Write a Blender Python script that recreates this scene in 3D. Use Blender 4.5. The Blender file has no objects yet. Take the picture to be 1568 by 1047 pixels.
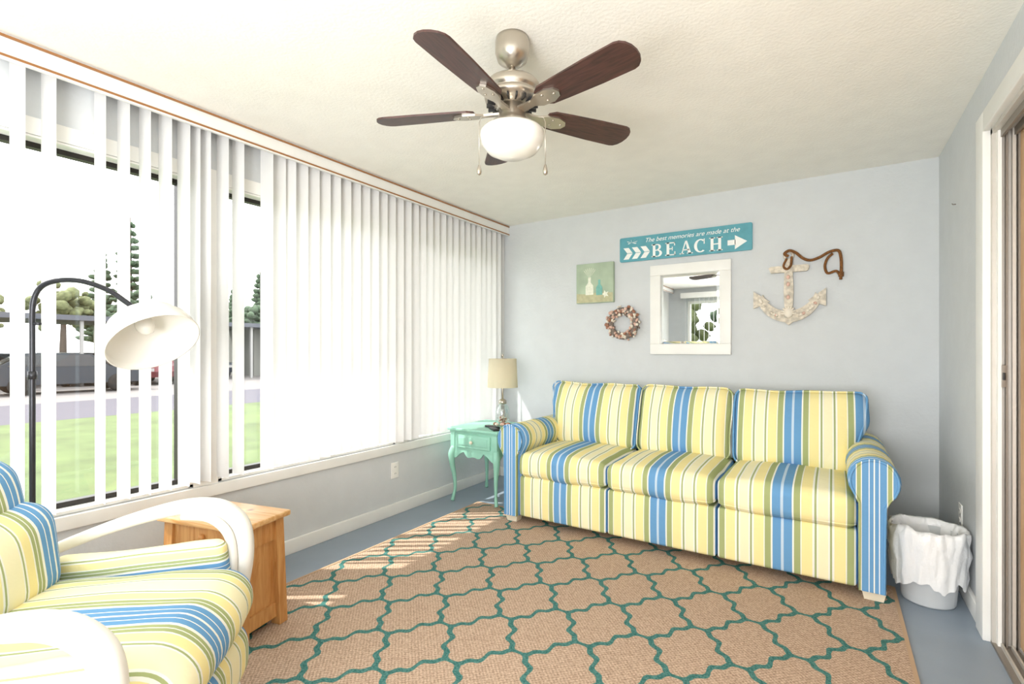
import bpy, math, random
from mathutils import Vector, Matrix, Euler, noise
random.seed(7)
pi=math.pi
SC=bpy.context.scene

# ------------------------------------------------------------------ materials
def srgb(h):
    h=h.lstrip('#'); c=[int(h[i:i+2],16)/255 for i in (0,2,4)]
    return tuple((x/12.92 if x<=.04045 else ((x+.055)/1.055)**2.4) for x in c)+(1,)
def newmat(name):
    m=bpy.data.materials.new(name); m.use_nodes=True
    nt=m.node_tree; b=nt.nodes['Principled BSDF']
    return m,nt,b
def mat(name,col,rough=.5,metal=0,bump=0,bscale=50,var=0,vscale=8,spec=None,trans=0):
    m,nt,b=newmat(name); c=srgb(col)
    b.inputs['Roughness'].default_value=rough; b.inputs['Metallic'].default_value=metal
    if spec is not None: b.inputs['Specular IOR Level'].default_value=spec
    if trans: b.inputs['Transmission Weight'].default_value=trans
    tc=nt.nodes.new('ShaderNodeTexCoord')
    n=nt.nodes.new('ShaderNodeTexNoise'); n.inputs['Scale'].default_value=vscale
    nt.links.new(tc.outputs['Object'],n.inputs['Vector'])
    r=nt.nodes.new('ShaderNodeValToRGB'); v=max(var,.02)
    r.color_ramp.elements[0].position=.3; r.color_ramp.elements[1].position=.7
    r.color_ramp.elements[0].color=(c[0]*(1-v),c[1]*(1-v),c[2]*(1-v),1)
    r.color_ramp.elements[1].color=(min(1,c[0]*(1+v)),min(1,c[1]*(1+v)),min(1,c[2]*(1+v)),1)
    nt.links.new(n.outputs['Fac'],r.inputs[0]); nt.links.new(r.outputs[0],b.inputs['Base Color'])
    if bump:
        n2=nt.nodes.new('ShaderNodeTexNoise'); n2.inputs['Scale'].default_value=bscale; n2.inputs['Detail'].default_value=4
        nt.links.new(tc.outputs['Object'],n2.inputs['Vector'])
        bp=nt.nodes.new('ShaderNodeBump'); bp.inputs['Strength'].default_value=bump; bp.inputs['Distance'].default_value=.01
        nt.links.new(n2.outputs['Fac'],bp.inputs['Height']); nt.links.new(bp.outputs[0],b.inputs['Normal'])
    return m
def mathn(nt,op,a,b=None,c=None):
    n=nt.nodes.new('ShaderNodeMath'); n.operation=op
    for i,x in enumerate((a,b,c)):
        if x is None: continue
        if isinstance(x,(int,float)): n.inputs[i].default_value=x
        else: nt.links.new(x,n.inputs[i])
    return n.outputs[0]
BLUE='#6B9ECB'; GRN='#A6B07C'; YEL='#F3E6A6'; WHT='#F0F0E6'; PYE='#F4EEC8'
SOFA=[(0,'#BFD4E6'),(.035,BLUE),(.25,WHT),(.29,GRN),(.45,WHT),(.48,YEL),(.74,WHT),(.79,GRN),(.84,WHT),(.88,PYE)]
CHAIR=[(0,WHT),(.02,BLUE),(.13,WHT),(.15,BLUE),(.27,WHT),(.33,GRN),(.40,WHT),(.42,GRN),(.50,WHT),(.53,YEL),(.72,WHT),(.76,GRN),(.80,WHT),(.83,PYE)]
def stripe(name,axis,half,pat,off=0):
    m,nt,b=newmat(name)
    tc=nt.nodes.new('ShaderNodeTexCoord'); s=nt.nodes.new('ShaderNodeSeparateXYZ')
    nt.links.new(tc.outputs['Object'],s.inputs[0])
    x=mathn(nt,'ADD',s.outputs[axis],off)
    x=mathn(nt,'DIVIDE',mathn(nt,'PINGPONG',x,half),half)
    r=nt.nodes.new('ShaderNodeValToRGB'); cr=r.color_ramp; cr.interpolation='CONSTANT'
    cr.elements[0].position=0; cr.elements[0].color=srgb(pat[0][1])
    cr.elements[1].position=pat[1][0]; cr.elements[1].color=srgb(pat[1][1])
    for p,c in pat[2:]:
        e=cr.elements.new(p); e.color=srgb(c)
    nt.links.new(x,r.inputs[0]); nt.links.new(r.outputs[0],b.inputs['Base Color'])
    b.inputs['Roughness'].default_value=.9; b.inputs['Specular IOR Level'].default_value=.15
    n2=nt.nodes.new('ShaderNodeTexNoise'); n2.inputs['Scale'].default_value=10; n2.inputs['Detail'].default_value=6
    nt.links.new(tc.outputs['Object'],n2.inputs['Vector'])
    bp=nt.nodes.new('ShaderNodeBump'); bp.inputs['Strength'].default_value=.45; bp.inputs['Distance'].default_value=.015
    nt.links.new(n2.outputs['Fac'],bp.inputs['Height']); nt.links.new(bp.outputs[0],b.inputs['Normal'])
    return m
def woodmat(name,c1,c2,scale=6,axis='X',rough=.4,dist=3,knots=False):
    m,nt,b=newmat(name)
    tc=nt.nodes.new('ShaderNodeTexCoord'); mp=nt.nodes.new('ShaderNodeMapping')
    sc={'X':(1,9,9),'Y':(9,1,9),'Z':(9,9,1)}[axis]; mp.inputs['Scale'].default_value=sc
    nt.links.new(tc.outputs['Object'],mp.inputs[0])
    n=nt.nodes.new('ShaderNodeTexNoise'); n.inputs['Scale'].default_value=scale; n.inputs['Detail'].default_value=6; n.inputs['Distortion'].default_value=dist*.3
    nt.links.new(mp.outputs[0],n.inputs['Vector'])
    r=nt.nodes.new('ShaderNodeValToRGB'); r.color_ramp.elements[0].position=.35; r.color_ramp.elements[1].position=.65
    r.color_ramp.elements[0].color=srgb(c1); r.color_ramp.elements[1].color=srgb(c2)
    nt.links.new(n.outputs['Fac'],r.inputs[0]); out=r.outputs[0]
    if knots:
        v=nt.nodes.new('ShaderNodeTexVoronoi'); v.inputs['Scale'].default_value=7
        nt.links.new(tc.outputs['Object'],v.inputs['Vector'])
        k=nt.nodes.new('ShaderNodeValToRGB'); k.color_ramp.elements[0].position=.05; k.color_ramp.elements[1].position=.16
        k.color_ramp.elements[0].color=srgb('#8A5A30'); k.color_ramp.elements[1].color=(1,1,1,1)
        nt.links.new(v.outputs['Distance'],k.inputs[0])
        mx=nt.nodes.new('ShaderNodeMixRGB'); mx.blend_type='MULTIPLY'; mx.inputs[0].default_value=.8
        nt.links.new(out,mx.inputs[1]); nt.links.new(k.outputs[0],mx.inputs[2]); out=mx.outputs[0]
    nt.links.new(out,b.inputs['Base Color']); b.inputs['Roughness'].default_value=rough
    return m

M_wall=mat('wall_paint','#D2D6D9',.85,bump=.2,bscale=45,var=.01)
M_ceil=mat('ceiling_texture','#F4F2EB',.9,bump=.25,bscale=70,var=.01)
M_floor=mat('painted_concrete','#8E9BA9',.4,bump=.1,bscale=12,var=.05,vscale=4)
M_white=mat('white_trim','#F0F0ED',.4)
M_black=mat('dark_bronze','#2A2725',.4,.3)
M_nickel=mat('brushed_nickel','#C0B8AC',.28,.9)
M_blade=woodmat('walnut_blade','#34211E','#50322D',8,'Y',.4)
M_pine=woodmat('pine_wood','#BE8347','#D6A367',5,'Z',.45,knots=True)
M_pinet=woodmat('pine_wood_top','#CC9659','#E3BB86',5,'X',.4,knots=True)
M_mint=mat('mint_paint','#93C9B5',.5,var=.05)
M_rattan=mat('white_rattan','#EFEDE6',.35,bump=.1,bscale=30)
M_foot=mat('cream_foot','#EDE4CF',.5)
M_outlet=mat('outlet_plastic','#F4F3EF',.35)
M_dark=mat('black_plastic','#1E1E20',.4)
M_gun=mat('gunmetal','#3A3B40',.35,.6)
M_glassw=mat('milk_glass','#F0EEE7',.25)
M_alu=mat('aluminium','#CDC8C1',.4,.25)
M_aluD=mat('aluminium_dark','#8C847B',.45,.3)
M_door=woodmat('tan_door','#C29A72','#D4B08A',3,'Z',.5)
M_line=mat('valance_wood_edge','#9C6A3C',.5)
M_brownshell=mat('shell_tan','#A5755E',.6,var=.2,vscale=60)
M_pinkshell=mat('shell_pink','#DDB8A8',.5,var=.1,vscale=60)
M_creamshell=mat('shell_cream','#EBE2D3',.5,var=.05)
M_greyshell=mat('shell_grey','#80736B',.6,var=.2,vscale=60)
M_drift=mat('distressed_white_wood','#D6CDBE',.7,var=.25,vscale=38,bump=.5,bscale=50)
M_rope=mat('jute_rope','#87592F',.9,bump=1,bscale=160,var=.25,vscale=90)
M_teal=mat('sign_teal','#5CA2B1',.6,var=.06,vscale=20)
M_signw=mat('sign_white','#F4F6F4',.6)
M_bag=mat('bin_liner','#F5F6F7',.3,bump=.7,bscale=22)
M_bin=mat('bin_plastic','#D3D7DA',.4)

def translucent(name,col,f,rough=.5):
    m=bpy.data.materials.new(name); m.use_nodes=True; nt=m.node_tree; nt.nodes.clear()
    o=nt.nodes.new('ShaderNodeOutputMaterial'); d=nt.nodes.new('ShaderNodeBsdfDiffuse'); t=nt.nodes.new('ShaderNodeBsdfTranslucent')
    tc=nt.nodes.new('ShaderNodeTexCoord'); n=nt.nodes.new('ShaderNodeTexNoise'); n.inputs['Scale'].default_value=25
    nt.links.new(tc.outputs['Object'],n.inputs[0])
    r=nt.nodes.new('ShaderNodeValToRGB'); c=srgb(col); r.color_ramp.elements[0].color=(c[0]*.97,c[1]*.97,c[2]*.97,1); r.color_ramp.elements[1].color=c
    nt.links.new(n.outputs['Fac'],r.inputs[0])
    nt.links.new(r.outputs[0],d.inputs[0]); nt.links.new(r.outputs[0],t.inputs[0])
    x=nt.nodes.new('ShaderNodeMixShader'); x.inputs[0].default_value=f
    nt.links.new(d.outputs[0],x.inputs[1]); nt.links.new(t.outputs[0],x.inputs[2]); nt.links.new(x.outputs[0],o.inputs[0])
    return m
M_slat=translucent('vinyl_slat','#EEEEEE',.24)
M_shade=translucent('linen_shade','#F6EFD8',.4)
def clear(name,gl=.06,tint=(1,1,1,1)):
    m=bpy.data.materials.new(name); m.use_nodes=True; nt=m.node_tree; nt.nodes.clear()
    o=nt.nodes.new('ShaderNodeOutputMaterial'); t=nt.nodes.new('ShaderNodeBsdfTransparent'); t.inputs[0].default_value=tint
    g=nt.nodes.new('ShaderNodeBsdfGlossy'); g.inputs['Roughness'].default_value=.02
    x=nt.nodes.new('ShaderNodeMixShader'); x.inputs[0].default_value=gl
    nt.links.new(t.outputs[0],x.inputs[1]); nt.links.new(g.outputs[0],x.inputs[2]); nt.links.new(x.outputs[0],o.inputs[0])
    return m
M_pane=clear('window_glass',.03)
M_jar=clear('jar_glass',.22,(.93,.97,.97,1))
M_mirror,_nt,_b=newmat('mirror_glass'); _b.inputs['Metallic'].default_value=1; _b.inputs['Roughness'].default_value=.01; _b.inputs['Base Color'].default_value=(.88,.90,.90,1)

def rugmat():
    m,nt,b=newmat('rug_trellis')
    tc=nt.nodes.new('ShaderNodeTexCoord'); s=nt.nodes.new('ShaderNodeSeparateXYZ'); nt.links.new(tc.outputs['Object'],s.inputs[0])
    P=.377
    x=s.outputs[0]; y=s.outputs[1]
    p=mathn(nt,'DIVIDE',mathn(nt,'ADD',x,y),P); q=mathn(nt,'DIVIDE',mathn(nt,'SUBTRACT',x,y),P)
    def wav(a):
        s1=mathn(nt,'MULTIPLY',mathn(nt,'SINE',mathn(nt,'MULTIPLY',a,2*pi)),.075)
        s2=mathn(nt,'MULTIPLY',mathn(nt,'SINE',mathn(nt,'MULTIPLY',a,6*pi)),.034)
        return mathn(nt,'ADD',s1,s2)
    def dist(a,bb):
        d=mathn(nt,'SUBTRACT',a,wav(bb))
        return mathn(nt,'PINGPONG',d,.5)
    d=mathn(nt,'MINIMUM',dist(p,q),dist(q,p))
    n=nt.nodes.new('ShaderNodeTexNoise'); n.inputs['Scale'].default_value=150; n.inputs['Detail'].default_value=3; nt.links.new(tc.outputs['Object'],n.inputs[0])
    thr=mathn(nt,'ADD',.028,mathn(nt,'MULTIPLY',n.outputs['Fac'],.036))
    line=mathn(nt,'LESS_THAN',d,thr)
    ch=nt.nodes.new('ShaderNodeTexChecker'); ch.inputs['Scale'].default_value=110; nt.links.new(tc.outputs['Object'],ch.inputs[0])
    ch.inputs[1].default_value=srgb('#D0B69E'); ch.inputs[2].default_value=srgb('#9C8472')
    r=nt.nodes.new('ShaderNodeValToRGB'); r.color_ramp.elements[0].position=.35; r.color_ramp.elements[1].position=.65
    r.color_ramp.elements[0].color=srgb('#917968'); r.color_ramp.elements[1].color=srgb('#D6BDA7')
    nt.links.new(n.outputs['Fac'],r.inputs[0])
    mxb=nt.nodes.new('ShaderNodeMixRGB'); mxb.inputs[0].default_value=.55
    nt.links.new(ch.outputs[0],mxb.inputs[1]); nt.links.new(r.outputs[0],mxb.inputs[2])
    r2=nt.nodes.new('ShaderNodeValToRGB'); r2.color_ramp.elements[0].position=.35; r2.color_ramp.elements[1].position=.65
    r2.color_ramp.elements[0].color=srgb('#336662'); r2.color_ramp.elements[1].color=srgb('#5A8A84')
    nt.links.new(n.outputs['Fac'],r2.inputs[0])
    mx=nt.nodes.new('ShaderNodeMixRGB'); nt.links.new(line,mx.inputs[0])
    nt.links.new(mxb.outputs[0],mx.inputs[1]); nt.links.new(r2.outputs[0],mx.inputs[2])
    nt.links.new(mx.outputs[0],b.inputs['Base Color']); b.inputs['Roughness'].default_value=.95; b.inputs['Specular IOR Level'].default_value=.1
    bp=nt.nodes.new('ShaderNodeBump'); bp.inputs['Strength'].default_value=.5; bp.inputs['Distance'].default_value=.005
    nt.links.new(n.outputs['Fac'],bp.inputs['Height']); nt.links.new(bp.outputs[0],b.inputs['Normal'])
    return m
M_rug=rugmat()
M_rugb=mat('rug_binding','#B89C80',.95)

# ------------------------------------------------------------------ geometry helpers
def rbox(hx,hy,hz,r,m=2,n=1,puff=(0,0,0)):
    h=(hx,hy,hz); r=min(r,min(h)*.98); ax=[]
    for hh in h:
        ax.append([-hh+r*i/m for i in range(m)]+[-(hh-r)+2*(hh-r)*i/n for i in range(n+1)]+[hh-r+r*(i+1)/m for i in range(m)])
    N=len(ax[0]); vid={}; V=[]; Fc=[]
    def vert(k):
        if k in vid: return vid[k]
        P=[ax[a][k[a]] for a in range(3)]
        c=[max(-(h[a]-r),min(h[a]-r,P[a])) for a in range(3)]
        d=Vector([P[a]-c[a] for a in range(3)])
        if d.length>1e-9: d=d.normalized()*r
        Q=[c[a]+d[a] for a in range(3)]
        f=[1-(Q[a]/h[a])**2 for a in range(3)]
        S=[Q[0]+puff[0]*(Q[0]/hx)*f[1]*f[2],Q[1]+puff[1]*(Q[1]/hy)*f[0]*f[2],Q[2]+puff[2]*(Q[2]/hz)*f[0]*f[1]]
        vid[k]=len(V); V.append(Vector(S)); return vid[k]
    for a in range(3):
        u=(a+1)%3; v=(a+2)%3
        for side in (0,N-1):
            for i in range(N-1):
                for j in range(N-1):
                    q=[]
                    for (ii,jj) in ((i,j),(i+1,j),(i+1,j+1),(i,j+1)):
                        k=[0,0,0]; k[a]=side; k[u]=ii; k[v]=jj; q.append(vert(tuple(k)))
                    if side==0: q.reverse()
                    Fc.append(q)
    return V,Fc
def soften(V,amp,sc,seed):
    # slumped, lived-in cushion: low-frequency displacement
    out=[]
    for q in V:
        n=noise.noise_vector(Vector((q.x*sc+seed*7.3,q.y*sc+seed*3.1,q.z*sc)))
        out.append(q+Vector(n)*amp)
    return out
def smooth_path(pts,n=6,closed=False):
    P=[Vector(p) for p in pts]; out=[]; L=len(P)
    rng=range(L) if closed else range(L-1)
    for i in rng:
        if closed: p0,p1,p2,p3=P[i-1],P[i],P[(i+1)%L],P[(i+2)%L]
        else:
            p1,p2=P[i],P[i+1]; p0=P[i-1] if i>0 else p1*2-p2; p3=P[i+2] if i+2<L else p2*2-p1
        for k in range(n):
            t=k/n
            out.append(.5*((2*p1)+(p2-p0)*t+(2*p0-5*p1+4*p2-p3)*t*t+(3*p1-p0-3*p2+p3)*t**3))
    if not closed: out.append(P[-1])
    return out
class Acc:
    def __init__(s): s.v=[];s.f=[];s.m=[];s.s=[];s.mats=[]
    def add(s,V,Fc,mt,smooth=False,M=None):
        if mt not in s.mats: s.mats.append(mt)
        mi=s.mats.index(mt); o=len(s.v)
        for p in V:
            p=Vector(p); s.v.append(M@p if M else p)
        for f in Fc: s.f.append([i+o for i in f]); s.m.append(mi); s.s.append(smooth)
        return s
    def box(s,c,sz,mt,bev=0,rot=None,M=None):
        h=[x/2 for x in sz]
        T=Matrix.Translation(Vector(c))
        if rot: T=T@Euler(rot).to_matrix().to_4x4()
        if M: T=M@T
        if bev: V,Fc=rbox(*h,bev,2,1)
        else:
            V=[Vector((x*h[0],y*h[1],z*h[2])) for x in(-1,1) for y in(-1,1) for z in(-1,1)]
            Fc=[(0,1,3,2),(4,6,7,5),(0,4,5,1),(2,3,7,6),(0,2,6,4),(1,5,7,3)]
        return s.add(V,Fc,mt,bool(bev),T)
    def b2(s,a,b,mt,bev=0):
        return s.box([(a[i]+b[i])/2 for i in range(3)],[abs(b[i]-a[i]) for i in range(3)],mt,bev)
    def lathe(s,prof,mt,c=(0,0,0),segs=32,M=None,smooth=True,fn=None):
        V=[];Fc=[];n=len(prof)
        for k in range(segs):
            a=2*pi*k/segs
            for j,(r,z) in enumerate(prof):
                if fn: r,z=fn(r,z,a,j)
                V.append(Vector((c[0]+r*math.cos(a),c[1]+r*math.sin(a),c[2]+z)))
        for k in range(segs):
            k2=(k+1)%segs
            for j in range(n-1): Fc.append((k*n+j,k2*n+j,k2*n+j+1,k*n+j+1))
        return s.add(V,Fc,mt,smooth,M)
    def tube(s,pts,r,mt,segs=10,closed=False,M=None,flat=1.0):
        P=[Vector(p) for p in pts]; L=len(P)
        R=r if isinstance(r,(list,tuple)) else [r]*L
        if len(R)!=L:
            R=[R[min(len(R)-1,int(i*(len(R)-1)/(L-1)))]*(1-(i*(len(R)-1)/(L-1))%1)+R[min(len(R)-1,int(i*(len(R)-1)/(L-1))+1)]*((i*(len(R)-1)/(L-1))%1) for i in range(L)]
        V=[];Fc=[]; up=None
        for i in range(L):
            if closed: t=(P[(i+1)%L]-P[i-1])
            else: t=P[min(i+1,L-1)]-P[max(i-1,0)]
            t.normalize()
            if up is None:
                up=Vector((0,0,1)) if abs(t.z)<.9 else Vector((1,0,0))
            up=(up-t*up.dot(t)); up.normalize(); sd=t.cross(up)
            for k in range(segs):
                a=2*pi*k/segs
                V.append(P[i]+up*math.cos(a)*R[i]*flat+sd*math.sin(a)*R[i])
        for i in range(L if closed else L-1):
            j=(i+1)%L
            for k in range(segs):
                k2=(k+1)%segs; Fc.append((i*segs+k,i*segs+k2,j*segs+k2,j*segs+k))
        if not closed:
            Fc.append(list(range(segs))[::-1]); Fc.append([(L-1)*segs+k for k in range(segs)])
        return s.add(V,Fc,mt,True,M)
    def ell(s,c,r,mt,rot=None,seg=10,M=None,fn=None):
        V=[];Fc=[]; ring=seg//2+1
        T=Matrix.Translation(Vector(c))
        if rot: T=T@Euler(rot).to_matrix().to_4x4()
        if M: T=M@T
        for i in range(ring+1):
            ph=pi*i/ring
            for k in range(seg):
                a=2*pi*k/seg; d=Vector((math.sin(ph)*math.cos(a),math.sin(ph)*math.sin(a),math.cos(ph)))
                q=fn(d) if fn else 1
                V.append(Vector((d.x*r[0]*q,d.y*r[1]*q,d.z*r[2]*q)))
        for i in range(ring):
            for k in range(seg):
                k2=(k+1)%seg; Fc.append((i*seg+k,(i+1)*seg+k,(i+1)*seg+k2,i*seg+k2))
        return s.add(V,Fc,mt,True,T)
    def prism(s,poly,z0,z1,mt,M=None,smooth=False):
        n=len(poly); V=[Vector((p[0],p[1],z0)) for p in poly]+[Vector((p[0],p[1],z1)) for p in poly]
        Fc=[list(range(n))[::-1],[n+i for i in range(n)]]+[(i,(i+1)%n,n+(i+1)%n,n+i) for i in range(n)]
        return s.add(V,Fc,mt,smooth,M)
    def obj(s,name,parent=None,loc=(0,0,0),rot=(0,0,0),recalc=False):
        me=bpy.data.meshes.new(name); me.from_pydata([tuple(v) for v in s.v],[],s.f)
        for mt in s.mats: me.materials.append(mt)
        for p,mi,sm in zip(me.polygons,s.m,s.s): p.material_index=mi; p.use_smooth=sm
        if recalc:
            import bmesh
            bm=bmesh.new(); bm.from_mesh(me); bmesh.ops.recalc_face_normals(bm,faces=bm.faces); bm.to_mesh(me); bm.free()
        me.update()
        o=bpy.data.objects.new(name,me); SC.collection.objects.link(o)
        o.location=loc; o.rotation_euler=rot
        if parent: o.parent=parent
        return o
def empty(name,loc=(0,0,0),rotz=0):
    e=bpy.data.objects.new(name,None); SC.collection.objects.link(e); e.location=loc; e.rotation_euler=(0,0,rotz); e.empty_display_size=.1
    return e

# ------------------------------------------------------------------ room shell
XL,XR,YB,YN,H=-2.72,.55,4.0,-1.9,2.40
Acc().b2((XL-.12,YN-.12,-.12),(XR+.15,YB+.12,0),M_floor).obj('floor')
Acc().b2((XL-.12,YN-.15,H),(XR+.35,YB+.15,H+.1),M_ceil).obj('ceiling')
Acc().b2((XL-.12,YB,0),(XR+.15,YB+.12,H),M_wall).obj('wall_back')
wins=[(-1.55,-.12),(.0,1.24),(1.36,2.62),(2.74,3.88)]
ZS,ZT=.52,2.08
a=Acc()
a.b2((XL-.12,YN,0),(XL,YB,ZS),M_wall); a.b2((XL-.12,YN,ZT),(XL,YB,H),M_wall)
ys=[YN]+[q for w in wins for q in w]+[YB]
for i in range(0,len(ys),2): a.b2((XL-.12,ys[i],ZS),(XL,ys[i+1],ZT),M_wall)
a.obj('wall_left')
a=Acc(); nx0,nx1=-2.35,.2
a.b2((XL-.12,YN-.12,0),(XR+.15,YN,.45),M_wall); a.b2((XL-.12,YN-.12,2.15),(XR+.15,YN,H),M_wall)
a.b2((XL-.12,YN-.12,.45),(nx0,YN,2.15),M_wall); a.b2((nx1,YN-.12,.45),(XR+.15,YN,2.15),M_wall)
a.obj('wall_near')
DY0,DY1,DZ=.55,2.81,2.12
a=Acc()
a.b2((XR,DY1,0),(XR+.15,YB,H),M_wall); a.b2((XR,YN,0),(XR+.15,DY0,H),M_wall); a.b2((XR,DY0,DZ),(XR+.15,DY1,H),M_wall)
a.obj('wall_right')
for i,(y0,y1) in enumerate(wins):
    w=Acc(); x0,x1=XL-.10,XL-.06
    f=.022
    for (A,B) in (((x0,y0+.02,ZS+.015),(x1,y1-.02,ZS+.015+f)),((x0,y0+.02,ZT-f-.01),(x1,y1-.02,ZT-.01)),
                  ((x0,y0+.02,ZS+.015),(x1,y0+.02+f,ZT-.01)),((x0,y1-.02-f,ZS+.015),(x1,y1-.02,ZT-.01))):
        w.b2(A,B,M_black)
    ym=(y0+y1)/2
    if i>=2: w.b2((x0,ym-.02,ZS+.03),(x1,ym+.02,ZT-.03),M_white)
    for (A,B) in (((XL-.115,y0+.001,ZS+.001),(XL+.005,y1-.001,ZS+.014)),((XL-.115,y0+.001,ZT-.01),(XL+.005,y1-.001,ZT-.001)),
                  ((XL-.115,y0+.001,ZS+.001),(XL+.005,y0+.02,ZT)),((XL-.115,y1-.02,ZS+.001),(XL+.005,y1-.001,ZT))):
        w.b2(A,B,M_white)
    w.b2((x0+.018,y0+.03,ZS+.03),(x0+.022,y1-.03,ZT-.03),M_pane)
    w.obj('window_%d'%(i+1))
w=Acc()
for k in (1,2):
    xa=nx0+(nx1-nx0)*k/3; w.b2((xa-.03,YN-.1,.46),(xa+.03,YN-.04,2.14),M_white)
w.b2((nx0,YN-.1,.451),(nx1,YN-.02,.50),M_white); w.b2((nx0,YN-.1,2.10),(nx1,YN-.02,2.149),M_white)
w.b2((nx0+.001,YN-.1,.5),(nx0+.05,YN-.02,2.10),M_white); w.b2((nx1-.05,YN-.1,.5),(nx1-.001,YN-.02,2.10),M_white)
w.obj('window_5')
Acc().b2((XL,YN+.01,.455),(XL+.022,YB-.001,.515),M_white,.004).obj('trim_1')
t=Acc()
for (y0,y1) in ((1.24,1.36),(2.62,2.74),(3.88,3.999)): t.b2((XL,y0,.516),(XL+.01,y1,2.08),M_white)
t.b2((XL,YN+.01,2.081),(XL+.008,YB-.001,2.15),M_white)
t.obj('trim_2')
Acc().b2((XL,YN+.01,0),(XL+.018,YB-.001,.085),M_white,.004).obj('baseboard_left')
Acc().b2((XL+.019,YB-.018,0),(XR-.001,YB,.085),M_white,.004).obj('baseboard_back')
Acc().b2((XR-.018,2.935,0),(XR,YB-.02,.085),M_white,.004).obj('baseboard_right')
c=Acc()
c.b2((XR-.025,DY1,0),(XR+.002,DY1+.12,DZ+.085),M_white,.004)
c.b2((XR-.025,DY0-.1,DZ),(XR+.002,DY1,DZ+.085),M_white,.004)
c.b2((XR-.025,DY0-.1,0),(XR+.002,DY0,DZ),M_white,.004)
c.obj('trim_3')
d=Acc()
d.b2((XR+.0,DY1-.025,.012),(XR+.149,DY1,DZ),M_alu)
for xx,ww,mm in ((.012,.012,M_white),(.036,.006,M_aluD),(.055,.01,M_alu),(.072,.008,M_aluD)):
    d.b2((XR+xx,DY1-.05,.012),(XR+xx+ww,DY1-.024,DZ-.001),mm)
d.b2((XR+.0,DY0,0.0),(XR+.149,DY1,.012),M_aluD)
for xx in (.02,.05,.075): d.b2((XR+xx,DY0,.012),(XR+xx+.007,DY1-.05,.028),M_alu)
d.b2((XR+.0,DY0,DZ-.02),(XR+.149,DY1,DZ),M_alu)
for xx in (.02,.06): d.b2((XR+xx,DY0,DZ-.05),(XR+xx+.01,DY1-.05,DZ-.02),M_aluD)
X0=XR+.088
d.b2((X0,DY0+.01,.03),(X0+.03,DY1-.03,DZ-.022),M_door)
for (A,B) in (((X0-.01,DY0+.01,.03),(X0,DY0+.1,2.09)),((X0-.01,DY1-.12,.03),(X0,DY1-.03,2.09)),((X0-.01,DY0+.1,.03),(X0,DY1-.12,.14)),((X0-.01,DY0+.1,2.0),(X0,DY1-.12,2.09))): d.b2(A,B,M_door)
d.b2((XR+.022,DY1-.054,1.06),(XR+.036,DY1-.05,1.15),M_aluD,.002)
d.b2((XR+.024,DY1-.066,1.09),(XR+.032,DY1-.054,1.12),M_dark,.002)
d.obj('door_1')
Acc().b2((XL-.79,YN-.5,H+.02),(XL-.125,YB+.5,H+.1),M_white).obj('sun_block_eave')  # unseen overhang, added to keep most direct sun out of the left windows

# ------------------------------------------------------------------ valance + blinds
b=Acc()
def slat(y,phi,z0=.548,z1=2.335,tw=0):
    V=[];n=4;rows=6
    for r_ in range(rows+1):
        f=r_/rows; ph=phi+tw*(1-f)
        for k in range(n+1):
            s_=(k/n-.5)*.087; bow=.005*(1-(2*k/n-1)**2)
            V.append(Vector((-2.665+s_*math.cos(ph)-bow*math.sin(ph), y+s_*math.sin(ph)+bow*math.cos(ph), z0+(z1-z0)*f)))
    Fc=[]
    for r_ in range(rows):
        for k in range(n): Fc.append((r_*(n+1)+k,r_*(n+1)+k+1,(r_+1)*(n+1)+k+1,(r_+1)*(n+1)+k))
    b.add(V,Fc,M_slat,True)
for y in [-1.6+.09*i for i in range(20)]: slat(y,math.radians(14+random.uniform(-4,4)))
for y in (.585,.677,.845,.93,1.012,1.095,1.175,1.225,1.27,1.36,1.44,1.60): slat(y,math.radians(13+random.uniform(-5,6)),tw=random.uniform(-.08,.08))
slat(1.665,math.radians(70))
y=1.73
while y<3.93:
    slat(y,math.radians(50+random.uniform(-12,12)),z0=.55+random.uniform(-.01,.01),tw=random.uniform(-.22,.22)); y+=.079
slat(3.945,math.radians(80))
b.b2((-2.69,YN+.05,2.336),(-2.64,YB-.02,2.38),M_white)
bo=b.obj('vertical_blinds')
v=Acc()
v.b2((XL+.001,YN+.02,2.386),(-2.612,YB-.002,2.399),M_white)
v.b2((-2.624,YN+.02,2.315),(-2.612,YB-.002,2.386),M_white)
v.b2((-2.626,YN+.02,2.303),(-2.606,YB-.002,2.315),M_white,.002)
v.b2((-2.6115,YN+.02,2.310),(-2.604,YB-.002,2.319),M_line)
v.b2((-2.6115,YN+.02,2.384),(-2.603,YB-.002,2.392),M_line)
v.obj('window_valance',parent=bo)
b=Acc()
x=nx0-.02
while x<nx1:
    ph=math.radians(20+random.uniform(-4,4)); cs,sn=math.cos(ph)*.043,math.sin(ph)*.043
    b.add([(x-sn,YN+.065-cs,.47),(x+sn,YN+.065+cs,.47),(x+sn,YN+.065+cs,2.2),(x-sn,YN+.065-cs,2.2)],[(0,1,2,3)],M_slat); x+=.085
b.b2((nx0-.1,YN+.005,2.2),(nx1+.1,YN+.12,2.3),M_white)
b.obj('vertical_blinds.001')

# ------------------------------------------------------------------ rug
r=Acc()
r.b2((-1.3,-1.8,0),(1.3,1.86,.009),M_rug)
ro=r.obj('area_rug',loc=(-1.05,1.3,.001))
rb=Acc()
for A,B in (((-1.315,-1.815,0),(-1.3,1.87,.011)),((1.3,-1.815,0),(1.315,1.87,.011)),((-1.3,1.86,0),(1.3,1.875,.011)),((-1.3,-1.815,0),(1.3,-1.8,.011))): rb.b2(A,B,M_rugb)
rb.obj('rug_binding_edge',parent=ro)

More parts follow.
